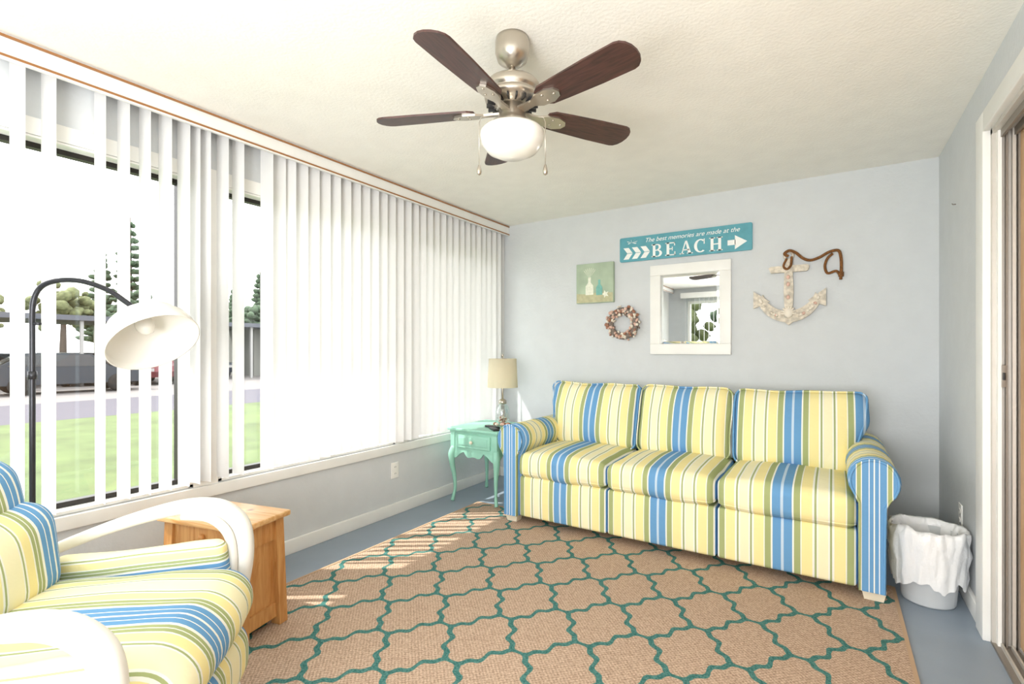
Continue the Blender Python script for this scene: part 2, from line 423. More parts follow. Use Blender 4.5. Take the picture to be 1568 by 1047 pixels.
# ------------------------------------------------------------------ sofa
sofa=empty('striped_sofa',(-.865,2.92,0))
MX=stripe('sofa_stripe_x',0,.18,SOFA); MY=stripe('sofa_stripe_y',1,.18,SOFA,.05)
MXa=stripe('sofa_stripe_arm',0,.06,[(0,WHT),(.04,BLUE),(.30,'#E8EEF0'),(.36,BLUE),(.8,WHT),(.86,GRN)])
for i,cx in enumerate((-.645,0,.645)):
    p=Acc(); V,Fc=rbox(.3205,.45,.14,.02,3,6,(0,.008,0)); p.add(V,Fc,MX,True); p.obj('base_panel_%d'%(i+1),sofa,(cx,.46,.20))
    p=Acc(); V,Fc=rbox(.320,.335,.085,.055,4,14,(.004,.010,.026)); p.add(soften(V,.009,4.5,i+1),Fc,MX,True)
    for zz in (.052,-.058):
        hx,hy=.312,.327; rr=.05; pts=[]
        for (sx,sy,a0) in ((1,1,0),(-1,1,90),(-1,-1,180),(1,-1,270)):
            for k in range(5):
                a_=math.radians(a0+k*22.5); pts.append(Vector((sx*(hx-rr)+rr*math.cos(a_),sy*(hy-rr)+rr*math.sin(a_),zz)))
        q2=[]
        for k in range(len(pts)):
            A,B=pts[k],pts[(k+1)%len(pts)]; nn=max(1,int((B-A).length/.06))
            for j in range(nn): q2.append(A.lerp(B,j/nn))
        p.tube(soften(q2,.009,4.5,i+1),.006,MX,6,True)
    p.obj('seat_cushion_%d'%(i+1),sofa,(cx,.315,.425))
for i,(cx,hw,ext) in enumerate(((-.66,.345,-1),(0,.318,0),(.66,.345,1))):
    def shp(X,Z):
        if ext*X>0:
            f=max(0,min(1,(Z+.10)/.16)); X*=1+(.12*f-.09*(1-f))
        return X
    def slump(q):
        t_=max(0,(q.z+.05)/.3)
        return Vector((q.x,q.y+.035*t_*t_-.012*(1-(q.x/hw)**2)*max(0,-q.z/.25),q.z-.012*t_*(1-min(1,(q.x/hw)**2))))
    p=Acc(); V,Fc=rbox(hw,.10,.25,.08,5,14,(.0,.055,.010))
    V=[slump(Vector((shp(q.x,q.z),q.y,q.z))) for q in V]
    p.add(soften(V,.013,5.5,i+11),Fc,MX,True)
    pts=[]
    for (sx,sz,a0) in ((1,1,0),(-1,1,90),(-1,-1,180),(1,-1,270)):
        for k in range(5):
            a_=math.radians(a0+k*22.5); X=sx*(hw-.06)+.05*math.cos(a_); Z=sz*(.25-.06)+.05*math.sin(a_)
            pts.append(Vector((shp(X,Z),-.083,Z)))
    q2=[]
    for k in range(len(pts)):
        A,B=pts[k],pts[(k+1)%len(pts)]; nn=max(1,int((B-A).length/.05))
        for j in range(nn): q2.append(slump(A.lerp(B,j/nn)))
    p.tube(soften(q2,.013,5.5,i+11),.006,MX,6,True)
    p.obj('back_cushion_%d'%(i+1),sofa,(cx,.665,.715),(math.radians(-13),0,math.radians((1.2,-.8,.8)[i])))
p=Acc(); V,Fc=rbox(1.03,.11,.37,.06,3,8); p.add(V,Fc,MX,True); p.obj('back_frame',sofa,(0,.87,.445),(math.radians(-3),0,0))
def armprof(s,k=1.0):
    pts=[]
    ix,ox=.968,1.075; cx,cz,R=1.03,.585,.105
    pts.append((ix,.062)); pts.append((ix,.30)); pts.append((ix,.48))
    for q in range(0,17):
        a_=math.radians(215-q*(215+50)/16); pts.append((cx+R*math.cos(a_),cz+R*math.sin(a_)))
    pts.append((ox+.004,.47)); pts.append((ox,.30)); pts.append((ox,.062))
    mx,mz=1.025,.4
    return [((mx+(x-mx)*k)*s,mz+(z-mz)*(.995 if k<1 else 1)) for x,z in pts]
for s,nm in ((-1,'arm_left'),(1,'arm_right')):
    pr=armprof(s); n=len(pr); V=[];ny=8
    for j in range(ny+1):
        yy=.01+.93*j/ny; 
        for x,z in pr: V.append(Vector((x,yy-.45,z)))
    Fc=[]
    for j in range(ny):
        for k in range(n):
            k2=(k+1)%n; Fc.append((j*n+k,j*n+k2,(j+1)*n+k2,(j+1)*n+k))
    Fc.append(list(range(n))); Fc.append([ny*n+k for k in range(n)][::-1])
    p=Acc(); p.add(V,Fc,MY,True); p.obj(nm,sofa,(0,.45,0),recalc=True)
    pr=armprof(s,.9); p=Acc()
    M=Matrix.Translation((-1.03*s,.0,0))@Matrix.Rotation(pi/2,4,'X')
    p.prism(pr,-.012,.012,MXa,M)
    pts=[(x-1.03*s,-.012,z) for x,z in pr]
    p.tube(pts,.006,MXa,6,True)
    p.obj(nm+'_front',sofa,(1.03*s,0,0),recalc=True)
p=Acc()
for fx in (-1.03,1.03):
    for fy in (.05,.88):
        V=[];
        for (z,h) in ((0,.038),(.052,.05)):
            for (sx,sy) in ((-1,-1),(1,-1),(1,1),(-1,1)): V.append(Vector((fx+sx*h,fy+sy*h*.8,z)))
        p.add(V,[(3,2,1,0),(4,5,6,7),(0,1,5,4),(1,2,6,5),(2,3,7,6),(3,0,4,7)],M_foot)
p.obj('feet',sofa,(0,0,.0125))

# ------------------------------------------------------------------ mint side table
tb=empty('mint_end_table',(-2.36,3.345,0))
t=Acc(); hw,hd=.235,.255
t.box((0,0,.582),(.49,.53,.022),M_mint,.006)
t.box((0,0,.564),(.46,.50,.014),M_mint,.004)
t.box((0,-hd+.025,.48),(.40,.02,.155),M_mint,.003); t.box((0,hd-.025,.48),(.40,.02,.155),M_mint,.003)
t.box((-hw+.03,0,.48),(.02,.44,.155),M_mint,.003); t.box((hw-.03,0,.48),(.02,.44,.155),M_mint,.003)
t.box((0,-hd+.012,.492),(.33,.016,.105),M_mint,.004)
t.box((0,-hd+.003,.492),(.28,.006,.06),M_mint,.002)
t.ell((0,-hd-.018,.492),(.014,.014,.014),M_foot)
def scallop(L,M):
    pts=[(-L/2,.0)]
    for k in range(25):
        f=k/24; x=-L/2+L*f; y=-.045*abs(math.cos(f*pi*2))**.8-.012*(math.cos(f*pi*6)) 
        pts.append((x,y-.004))
    pts.append((L/2,.0)); t.prism(pts,-.008,.008,M_mint,M)
scallop(.38,Matrix.Translation((0,-hd+.022,.41))@Matrix.Rotation(pi/2,4,'X'))
scallop(.42,Matrix.Translation((hw-.03,0,.41))@Matrix.Rotation(pi/2,4,'Z')@Matrix.Rotation(pi/2,4,'X'))
scallop(.42,Matrix.Translation((-hw+.03,0,.41))@Matrix.Rotation(pi/2,4,'Z')@Matrix.Rotation(pi/2,4,'X'))
for sx in (-1,1):
    for sy in (-1,1):
        b0=Vector((sx*(hw-.03),sy*(hd-.03),0)); dd=Vector((sx,sy,0)).normalized()
        zl=.019 if (sx>0 and sy<0) else .004
        t.box((b0.x,b0.y,.48),(.042,.042,.16),M_mint,.004)
        pts=[b0+dd*o+Vector((0,0,z)) for o,z in ((0,.44),(.018,.38),(.016,.30),(-.002,.2),(-.008,.1),(.004,.045),(.014,zl))]
        t.tube(smooth_path(pts,4),[.024,.03,.022,.016,.012,.014,.016],M_mint,8)
t.obj('table_body',tb)
lp=empty('table_lamp',(-2.33,3.47,.594))
l=Acc()
l.lathe([(0,0),(.055,0),(.06,.006),(.062,.03),(.062,.10),(.055,.135),(.035,.16),(.025,.17)],M_jar,segs=28)
l.lathe([(.03,.165),(.034,.17),(.034,.195),(.02,.205),(.008,.21),(.006,.30)],M_nickel,segs=20)
l.tube([(0,0,.2),(0,0,.56)],.004,M_nickel); l.ell((0,0,.572),(.009,.009,.014),M_nickel)
for k in range(45):
    a_=random.uniform(0,2*pi); rr=random.uniform(0,.04)
    l.ell((rr*math.cos(a_),rr*math.sin(a_),random.uniform(.012,.055)),(.012,.009,.008),random.choice((M_pinkshell,M_creamshell,M_brownshell,M_creamshell)),(random.random()*3,random.random()*3,0),6)
l.obj('lamp_base',lp)
l=Acc(); l.lathe([(.128,.305),(.116,.545),(.113,.545),(.125,.305),(.128,.305)],M_shade,segs=40)
l.tube([(-.114,0,.535),(0,0,.548),(.114,0,.535)],.002,M_nickel,6)
l.obj('lamp_shade',lp)
s=Acc()
for k,(x,y,m_) in enumerate(((-2.26,3.36,M_pinkshell),(-2.23,3.40,M_brownshell),(-2.30,3.34,M_creamshell),(-2.20,3.35,M_pinkshell),(-2.27,3.39,M_brownshell),(-2.33,3.36,M_brownshell))):
    s.ell((x,y,.607),(.024,.018,.013),m_,(.0,0,k),8)
s.obj('seashells')
s=Acc(); s.box((-2.27,3.235,.602),(.045,.16,.016),M_dark,.005,(0,0,1.2)); 
for k in range(5): s.box((-2.31+.02*k,3.22+.008*k,.6115),(.008,.008,.004),M_greyshell)
s.box((-2.20,3.16,.601),(.05,.13,.014),M_dark,.005,(0,0,.9))
s.obj('remote_control')

# ------------------------------------------------------------------ pine table
pt=empty('pine_side_table',(-2.235,1.15,0),math.radians(13))
t=Acc()
t.box((0,0,.489),(.48,.265,.024),M_pinet,.006)
bx,by=.192,.09
for sx in (-1,1):
    for sy in (-1,1):
        x,y=sx*bx,sy*by
        V=[]
        for z,o in ((0.0115,.012),(.478,0)):
            for (ax_,ay_) in ((-1,-1),(1,-1),(1,1),(-1,1)): V.append(Vector((x+sx*o+ax_*.024,y+sy*o+ay_*.022,z)))
        t.add(V,[(3,2,1,0),(4,5,6,7),(0,1,5,4),(1,2,6,5),(2,3,7,6),(3,0,4,7)],M_pine)
for sy in (-1,1):
    t.box((0,sy*(by+.002),.43),(2*bx-.04,.022,.095),M_pine); t.box((0,sy*(by-.002),.24),(2*bx-.02,.012,.36),M_pine); t.box((0,sy*(by+.006),.075),(2*bx-.02,.022,.06),M_pine)
for sx in (-1,1):
    t.box((sx*(bx+.002),0,.43),(.022,2*by-.04,.095),M_pine); t.box((sx*(bx-.002),0,.24),(.012,2*by-.02,.36),M_pine); t.box((sx*(bx+.006),0,.075),(.022,2*by-.02,.06),M_pine)
t.ell((0,-by-.022,.43),(.014,.014,.014),M_pine)
t.obj('table_body',pt)

# ------------------------------------------------------------------ armchair
ch=empty('rattan_armchair',(-1.70,.49,0),math.radians(43))
CY=stripe('chair_stripe_y',1,.17,CHAIR,.06); CY2=stripe('chair_stripe_back',1,.17,CHAIR,.13); CX=stripe('chair_stripe_side',2,.11,CHAIR,.0)
def cush(nm,h,r_,loc,mt,rot=(0,0,0),puff=(0,0,0),sd=1):
    p=Acc(); V,Fc=rbox(*h,r_,5,14,puff); p.add(soften(V,.012,5,sd),Fc,mt,True); return p.obj(nm,ch,loc,rot)
cush('seat_cushion',(.345,.30,.095),.09,(.02,0,.405),CY,puff=(.015,.01,.025),sd=21)
cush('seat_base',(.32,.29,.10),.07,(.02,0,.235),CY,puff=(.02,.0,.0),sd=22)
cush('back_cushion_lower',(.10,.30,.16),.09,(-.30,0,.59),CY2,(0,math.radians(-8),0),(.03,0,0),sd=23)
cush('back_cushion_upper',(.085,.30,.12),.08,(-.385,0,.77),CY2,(0,math.radians(-14),0),(.03,0,.01),sd=24)
for sy,nm in ((1,'side_cushion_left'),(-1,'side_cushion_right')):
    cush(nm,(.26,.032,.10),.03,(-.0,sy*.325,.455),CX,(0,math.radians(-3),0),sd=25)
f=Acc()
for sy in (1,-1):
    y_=sy*.385
    path=[(-.42,y_*.98,.46),(-.33,y_,.53),(-.16,y_,.60),(.0,y_,.648),(.12,y_,.668),(.21,y_,.655),(.27,y_,.605),(.29,y_,.53),(.285,y_,.42),(.25,y_,.28),(.16,y_,.16),(.0,y_,.10),(-.2,y_,.10),(-.36,y_,.16),(-.43,y_*.98,.30),(-.45,y_*.98,.42)]
    f.tube(smooth_path(path,5),[.016,.018,.020,.024,.028,.031,.032,.030,.027,.024,.022,.02,.02,.02,.02,.018],M_rattan,12)
    path=[(p[0]*.93-.01,p[1]-sy*.03,p[2]-.022) for p in path[4:11]]
    f.tube(smooth_path(path,5),.016,M_rattan,10)
    f.tube(smooth_path([(-.50,sy*.33,.86),(-.47,sy*.35,.7),(-.44,sy*.36,.5),(-.42,sy*.36,.3),(-.38,sy*.36,.13),(-.40,sy*.36,.0315)],4),.018,M_rattan,10)
    f.tube(smooth_path([(.20,sy*.36,.22),(.24,sy*.36,.12),(.27,sy*.36,.019)],4),.02,M_rattan,10)
    f.tube([(-.40,sy*.33,.14),(.24,sy*.33,.14)],.015,M_rattan,8)
f.tube(smooth_path([(-.50,-.33,.86),(-.52,-.25,.885),(-.52,0,.89),(-.52,.25,.885),(-.50,.33,.86)],5),.018,M_rattan,10)
for z in (.75,.6,.45,.3): f.tube([(-.465,-.35,z),(-.465,.35,z)],.012,M_rattan,8)
for x in (-.35,.0,.24): f.tube([(x,-.385,.13),(x,.385,.13)],.015,M_rattan,8)
f.obj('frame',ch)

# ------------------------------------------------------------------ floor lamp
fl=empty('arc_floor_lamp',(-2.545,.60,0),math.radians(32.8))
f=Acc()
f.lathe([(0,0),(.125,0),(.125,.014),(.115,.022),(.02,.026),(0,.026)],M_gun,segs=36)
f.tube(smooth_path([(0,0,.02),(0,0,.6),(0,0,1.2),(0,0,1.36),(.012,0,1.42),(.04,0,1.455),(.09,0,1.472),(.15,0,1.475),(.211,0,1.465),(.29,0,1.435),(.35,0,1.395),(.395,0,1.362)],6),.0095,M_gun,12)
f.tube([(0,0,1.10),(0,0,1.13)],.014,M_gun); f.tube([(-.002,0,1.31),(.03,0,1.31)],.006,M_gun)
axis=Vector((.60,-.27,-.74)).normalized()
Mr=axis.to_track_quat('Z','Y').to_matrix().to_4x4()
apex=Vector((.395,0,1.360))
M=Matrix.Translation(apex)@Mr
f.lathe([(0,-.01),(.022,-.01),(.026,0),(.026,.04),(.02,.045)],M_gun,segs=20,M=M)
f.obj('stand',fl)
f=Acc()
prof=[(.02,.02),(.05,.024),(.085,.038),(.118,.065),(.138,.10),(.148,.135),(.152,.165)]
f.lathe(prof+[(r_-.004,z) for r_,z in prof[::-1]],M_glassw,segs=44,M=M)
f.ell((0,0,.075),(.032,.032,.042),M_glassw,M=M,seg=16)
f.obj('shade',fl)

# ------------------------------------------------------------------ ceiling fan
fan=empty('ceiling_fan',(-1.03,1.60,0),math.radians(32.8))
f=Acc()
f.lathe([(.0,2.399),(.062,2.399),(.065,2.385),(.065,2.345),(.056,2.315),(.03,2.295),(.018,2.288),(0,2.288)],M_nickel,segs=40)
f.tube([(0,0,2.30),(0,0,2.235)],.012,M_nickel,14)
f.lathe([(0,2.27),(.02,2.268),(.028,2.25),(.06,2.24),(.096,2.228),(.107,2.213),(.107,2.19),(.1,2.185),(.1,2.18),(.107,2.175),(.103,2.16),(.085,2.15),(.07,2.14),(0,2.14)],M_nickel,segs=48)
for k in range(18):
    a_=2*pi*k/18; f.box((.083*math.cos(a_),.083*math.sin(a_),2.143),(.03,.006,.016),M_dark,rot=(0,0,a_))
f.lathe([(0,2.145),(.05,2.14),(.052,2.10),(.06,2.085),(.085,2.07),(.09,2.05),(.085,2.04),(.0,2.04)],M_nickel,segs=40)
angs=[-8,64,136,208,280]
BZ=2.122
for an in angs:
    a_=math.radians(an)
    M=Matrix.Rotation(-a_,4,'Z')
    Mi=M@Matrix.Translation((0,0,BZ))@Matrix.Rotation(math.radians(-12),4,'Y')
    f.prism([(-.018,.045),(.018,.045),(.014,.11),(.03,.14),(.034,.19),(.02,.225),(0,.235),(-.02,.225),(-.034,.19),(-.03,.14),(-.014,.11)],-.012,-.004,M_nickel,Mi)
    for (sx,sy) in ((-.016,.17),(.016,.17),(0,.212)): f.ell((sx,sy,-.013),(.006,.006,.003),M_nickel,M=Mi,seg=8)
for (x,y) in ((-.118,-.02),(.118,-.02)):
    f.tube([(x*.6,y,2.095),(x,y,2.09),(x*1.06,y,2.07),(x*1.06,y,1.91)],.0016,M_nickel,6)
    f.lathe([(0,1.915),(.004,1.91),(.010,1.885),(.008,1.875),(0,1.87)],M_nickel,c=(x*1.06,y,0),segs=12)
f.obj('fan_body',fan)
out=[]
L0,L1=.145,.545
for k in range(9):
    a_=pi*k/8; out.append((.064*math.cos(a_),L1-.045+.045*math.sin(a_)))
out+=[(-.062,.38),(-.055,.24),(-.050,.17),(-.034,L0),(.034,L0),(.050,.17),(.055,.24),(.062,.38)]
for i,an in enumerate(angs):
    a_=math.radians(an)
    bl=Acc(); bl.prism(out,-.0035,.0035,M_blade)
    o=bl.obj('blade_%d'%(i+1),fan)
    o.matrix_local=Matrix.Rotation(-a_,4,'Z')@Matrix.Translation((0,0,BZ))@Matrix.Rotation(math.radians(-12),4,'Y')
bw=Acc(); bw.lathe([(.09,2.052),(.112,2.05),(.121,2.04),(.123,2.025),(.116,1.998),(.095,1.97),(.055,1.95),(0,1.943)],M_glassw,segs=48); bw.obj('glass_bowl',fan)

# ------------------------------------------------------------------ beach sign
WF=lambda x,z,y=YB: Matrix.Translation((x,y,z))@Matrix.Rotation(pi/2,4,'X')
sg=Acc(); Ms=WF(-.993,2.04)
cor=[]
for (sx,sy,a0) in ((1,1,0),(-1,1,90),(-1,-1,180),(1,-1,270)):
    for k in range(4):
        a_=math.radians(a0+k*30); cor.append((sx*(.502-.012)+.012*math.cos(a_),sy*(.1-.012)+.012*math.sin(a_)))
sg.prism(cor,.002,.018,M_teal,Ms)
def R_(x0,y0,x1,y1): return [(x0,y0),(x1,y0),(x1,y1),(x0,y1)]
def ring(cx,cy,ro,so,ri,si,a0,a1,n=12):
    o=[];i_=[]
    for k in range(n+1):
        a_=math.radians(a0+(a1-a0)*k/n); o.append((cx+ro*math.cos(a_),cy+so*math.sin(a_))); i_.append((cx+ri*math.cos(a_),cy+si*math.sin(a_)))
    return [[o[k],o[k+1],i_[k+1],i_[k]] for k in range(n)]
LET={
'B':[R_(.1,0,.3,1),R_(0,0,.3,.08),R_(0,.92,.3,1),R_(.3,.92,.45,1),R_(.3,.48,.45,.56),R_(.3,0,.45,.08)]+ring(.45,.76,.28,.24,.1,.16,-90,90)+ring(.47,.27,.34,.27,.14,.19,-90,90),
'E':[R_(.1,0,.3,1),R_(0,0,.75,.08),R_(0,.92,.72,1),R_(.3,.47,.52,.55),R_(.5,.36,.56,.66),R_(.68,0,.76,.28),R_(.66,.74,.73,1)],
'A':[[(.12,0),(.2,0),(.48,.92),(.42,1.0)],[(.42,1.0),(.55,1.0),(.86,0),(.64,0)],R_(.25,.27,.7,.35),R_(.0,0,.32,.07),R_(.55,0,.98,.07)],
'C':ring(.45,.5,.45,.5,.24,.42,50,310,20)+[R_(.68,.62,.75,1)],
'H':[R_(.1,0,.3,1),R_(.62,0,.82,1),R_(.3,.47,.62,.55),R_(0,0,.4,.07),R_(0,.93,.4,1),R_(.52,0,.92,.07),R_(.52,.93,.92,1)]}
x=-.235
for chh in 'BEACH':
    w_=.104; h_=.102
    for pl in LET[chh]:
        sg.prism([(x+px*w_,-.082+py*h_) for px,py in pl],.018,.0195,M_signw,Ms)
    x+=.110
for k in range(3):
    x0=-.47+.072*k
    sg.prism([(x0,.015),(x0+.045,.015),(x0+.078,-.03),(x0+.033,-.03)],.018,.0195,M_signw,Ms)
    sg.prism([(x0+.033,-.034),(x0+.078,-.034),(x0+.045,-.08),(x0,-.08)],.018,.0195,M_signw,Ms)
sg.prism(R_(.335,-.052,.39,-.014),.018,.0195,M_signw,Ms); sg.prism([(.385,-.085),(.468,-.033),(.385,.019)],.018,.0195,M_signw,Ms)
for k,(aa,ln) in enumerate(((20,.05),(55,.045),(100,.04),(150,.05),(-15,.04),(190,.035))):
    a_=math.radians(aa); sg.prism([(-.40,.055),(-.40+ln*math.cos(a_)+.004,.055+ln*.6*math.sin(a_)),(-.40+ln*.8*math.cos(a_),.048+ln*.6*math.sin(a_))],.018,.0195,M_signw,Ms)
so=sg.obj('beach_sign')
cu=bpy.data.curves.new('sign_text','FONT'); cu.body='The best memories are made at the'; cu.size=.052; cu.shear=.35; cu.align_x='CENTER'; cu.extrude=.0006
to=bpy.data.objects.new('tmp_text',cu); SC.collection.objects.link(to); bpy.context.view_layer.update()
me=bpy.data.meshes.new_from_object(to.evaluated_get(bpy.context.evaluated_depsgraph_get())); bpy.data.objects.remove(to)
me.materials.clear(); me.materials.append(M_signw)
wd=max(v_.co.x for v_ in me.vertices)-min(v_.co.x for v_ in me.vertices)
tx=bpy.data.objects.new('sign_text',me); SC.collection.objects.link(tx); tx.parent=so
sc_=.70/wd
tx.matrix_local=Matrix.Translation((-.93,YB-.0192,2.085))@Matrix.Rotation(pi/2,4,'X')@Matrix.Diagonal((sc_,max(sc_,.9),1,1))

# ------------------------------------------------------------------ canvas picture
M_canvas=mat('canvas_sage','#AEBFA8',.8,var=.14,vscale=7,bump=.2,bscale=200)
M_aqua=mat('paint_aqua','#79B5AC',.6,var=.1,vscale=40); M_pw=mat('paint_white','#EAECDC',.7,var=.08,vscale=60); M_sand=mat('paint_sand','#BDBB98',.8,var=.12,vscale=30)
p=Acc(); Mc=WF(-1.715,1.785)
V,Fc=rbox(.17,.17,.018,.004,2,1); p.add(V,Fc,M_canvas,True,Mc@Matrix.Translation((0,0,.019)))
Z0,Z1=.037,.0385
p.prism([(-.165,-.165),(.165,-.165),(.165,-.09),(.05,-.08),(-.06,-.095),(-.165,-.085)],Z0,Z1,M_sand,Mc)
def bottle(cx,cy,w,h,mt):
    p.prism([(cx-w,cy),(cx+w,cy),(cx+w,cy+h*.5),(cx+w*.35,cy+h*.7),(cx+w*.35,cy+h),(cx-w*.35,cy+h),(cx-w*.35,cy+h*.7),(cx-w,cy+h*.5)],Z1,Z1+.001,mt,Mc)
bottle(-.045,-.10,.036,.15,M_pw); bottle(.045,-.105,.028,.13,M_aqua)
for k in range(7):
    a_=math.radians(55+k*12); p.prism([(-.045,.04),(-.045+.09*math.cos(a_),.04+.09*math.sin(a_)),(-.040+.09*math.cos(a_),.042+.088*math.sin(a_))],Z1,Z1+.001,M_pw,Mc)
p.prism([(.0+.035*math.cos(i*2*pi/10)*(1 if i%2 else .45)+.1,-.10+.035*math.sin(i*2*pi/10)*(1 if i%2 else .45)) for i in range(10)],Z1,Z1+.001,M_pw,Mc)
p.obj('canvas_picture')

# ------------------------------------------------------------------ wreath
w=Acc(); wc=Vector((-1.462,YB-.035,1.432))
w.tube([wc+Vector((.108*math.cos(2*pi*k/28),0,.108*math.sin(2*pi*k/28))) for k in range(28)],.026,M_greyshell,8,True)
for k in range(150):
    a_=random.uniform(0,2*pi); rr=.108+random.uniform(-.036,.038); yy=-random.uniform(.012,.035) if abs(rr-.108)<.025 else -random.uniform(0,.016)
    s1=random.uniform(.010,.019)
    w.ell(wc+Vector((rr*math.cos(a_),yy,rr*math.sin(a_))),(s1,s1*.6,s1*.8),random.choice((M_pinkshell,M_creamshell,M_brownshell,M_greyshell,M_pinkshell,M_creamshell)),(random.random()*3,random.random()*3,random.random()*3),7)
w.obj('seashell_wreath')

# ------------------------------------------------------------------ mirror
m=Acc(); Mm=WF(-.935,1.532); ow,oh,fw=.302,.355,.082
for (x0,y0,x1,y1) in ((-ow,oh-fw,ow,oh),(-ow,-oh,ow,-oh+fw),(-ow,-oh+fw,-ow+fw,oh-fw),(ow-fw,-oh+fw,ow,oh-fw)):
    V,Fc=rbox((x1-x0)/2,(y1-y0)/2,.014,.004,2,1); m.add(V,Fc,M_white,True,Mm@Matrix.Translation(((x0+x1)/2,(y0+y1)/2,.016)))
iw,ih=ow-fw,oh-fw
m.prism(R_(-iw-.005,-ih-.005,iw+.005,ih+.005),.004,.008,M_white,Mm)
bv=.02
V=[(-iw,-ih,.010),(iw,-ih,.010),(iw,ih,.010),(-iw,ih,.010),(-iw+bv,-ih+bv,.0125),(iw-bv,-ih+bv,.0125),(iw-bv,ih-bv,.0125),(-iw+bv,ih-bv,.0125)]
m.add(V,[(0,1,5,4),(1,2,6,5),(2,3,7,6),(3,0,4,7),(4,5,6,7)],M_mirror,False,Mm)
m.obj('wall_mirror')

# ------------------------------------------------------------------ anchor
an=Acc(); Ma=WF(-.26,0)
an.prism([(-.022,1.44),(.022,1.44),(.030,1.62),(.024,1.78),(.016,1.85),(-.016,1.85),(-.024,1.78),(-.030,1.62)],.004,.034,M_drift,Ma)
an.prism([(-.115,1.765),(-.11,1.755),(.11,1.755),(.12,1.765),(.125,1.79),(.11,1.80),(-.11,1.80),(-.125,1.79)],.010,.040,M_drift,Ma)
an.tube([Vector((-.26+.026*math.cos(2*pi*k/18),YB-.02,1.872+.028*math.sin(2*pi*k/18))) for k in range(18)],.009,M_drift,8,True)
outp=[];inn=[]
for k in range(21):
    a_=math.radians(198+(342-198)*k/20)
    outp.append((.205*math.cos(a_),1.63+.225*math.sin(a_)-(.0 if k!=10 else .02))); 
    inn.append((.168*math.cos(a_),1.66+.175*math.sin(a_)))
an.prism(outp+inn[::-1],.006,.036,M_drift,Ma)
for s_ in (-1,1):
    pl=[(s_*.222,1.632),(s_*.118,1.555),(s_*.16,1.535),(s_*.222,1.51)]
    an.prism(pl if s_<0 else pl[::-1],.008,.034,M_drift,Ma)
    for k in range(12):
        a_=math.radians(200+random.uniform(0,50)); xx=.19*math.cos(a_)*s_; zz=1.64+.2*math.sin(a_)
        an.ell((-.26+xx,YB-.042,zz),(.013,.008,.010),random.choice((M_creamshell,M_drift,M_pinkshell,M_creamshell)),(0,random.random()*3,0),7)
for k in range(9):
    a_=pi*k/8; an.ell((-.26+.03*math.cos(a_),YB-.045,1.465+.035*math.sin(a_)),(.008,.008,.022),M_creamshell,(0,pi/2-a_,0),7)
an.ell((-.26,YB-.045,1.47),(.03,.014,.034),M_creamshell,seg=12)
for z in (1.58,1.67,1.72): an.ell((-.262,YB-.038,z),(.012,.006,.016),M_pinkshell,seg=8)
ao=an.obj('anchor_decoration')
rp=Acc()
pts=[(-.26,1.865),(-.285,1.885),(-.255,1.905),(-.215,1.885),(-.175,1.845),(-.13,1.825),(-.075,1.84),(-.02,1.87),(.03,1.875),(.045,1.83),(.048,1.76),(.044,1.68)]
rp.tube(smooth_path([(x,YB-.03-.003*(i%2),z) for i,(x,z) in enumerate(pts)],6),.0095,M_rope,8)
pts=[(.044,1.70),(.02,1.74),(-.03,1.73),(-.045,1.78),(-.03,1.83),(0,1.86)]
rp.tube(smooth_path([(x,YB-.02,z) for x,z in pts],6),.0085,M_rope,8)
rp.tube([(.046,YB-.03,1.70),(.046,YB-.03,1.73)],.016,M_rope,10)
rp.tube(smooth_path([(-.24,YB-.04,1.86),(-.245,YB-.045,1.80),(-.27,YB-.045,1.775),(-.29,YB-.04,1.80),(-.27,YB-.04,1.85)],5),.008,M_rope,8)
rp.obj('rope',parent=ao)

# ------------------------------------------------------------------ bin
bn=empty('waste_bin',(.388,3.12,0))
t=Acc(); t.lathe([(0,.002),(.100,.002),(.104,.01),(.130,.325),(.134,.33),(.126,.33),(.100,.015),(0,.012)],M_bin,segs=40); t.obj('bin',bn)
def crk(r_,z,a_,j):
    w_=noise.noise(Vector((math.cos(a_)*5,math.sin(a_)*5,j*.8)))*.016+noise.noise(Vector((math.cos(a_)*11,math.sin(a_)*11,j*.5)))*.010
    zz=0
    if j<=2:
        k=(3-j)/3; zz=k*(.05*noise.noise(Vector((math.cos(a_)*1.6+3,math.sin(a_)*1.6,1)))+.03*noise.noise(Vector((math.cos(a_)*5,math.sin(a_)*5,4))))
    elif j<8: zz=.022*noise.noise(Vector((math.cos(a_)*2.2,math.sin(a_)*2.2,9)))
    return (max(r_+w_*(1 if j<9 else .3), .136+.0 if j<3 else 0), z+zz) if r_>0 else (0,z)
t=Acc(); t.lathe([(.138,.10),(.142,.15),(.146,.20),(.149,.26),(.152,.31),(.152,.345),(.144,.365),(.132,.36),(.122,.33),(.112,.20),(.098,.08),(.05,.035),(0,.03)],M_bag,segs=110,fn=crk); t.obj('liner',bn)

# ------------------------------------------------------------------ outlets, hook
def outlet(name,M):
    o=Acc(); V,Fc=rbox(.036,.058,.003,.002,2,1); o.add(V,Fc,M_outlet,True,M@Matrix.Translation((0,0,.003)))
    for s_ in (-1,1):
        o.prism([(.016*math.cos(k*pi/6),s_*.024+.015*math.sin(k*pi/6)) for k in range(12)],.006,.008,M_outlet,M)
        for xx in (-.006,.006): o.prism(R_(xx-.0012,s_*.024-.004,xx+.0012,s_*.024+.006),.008,.0085,M_dark,M)
    o.obj(name)
outlet('wall_outlet',Matrix.Translation((XL,2.62,.325))@Matrix.Rotation(pi/2,4,'Z')@Matrix.Rotation(pi/2,4,'X'))
outlet('wall_outlet.001',Matrix.Translation((XR,3.37,.37))@Matrix.Rotation(-pi/2,4,'Z')@Matrix.Rotation(pi/2,4,'X'))
hk=Acc(); hk.tube([(XR,3.5,1.985),(XR-.014,3.5,1.985),(XR-.016,3.5,1.991)],.0025,M_aluD,6); hk.obj('wall_hook')

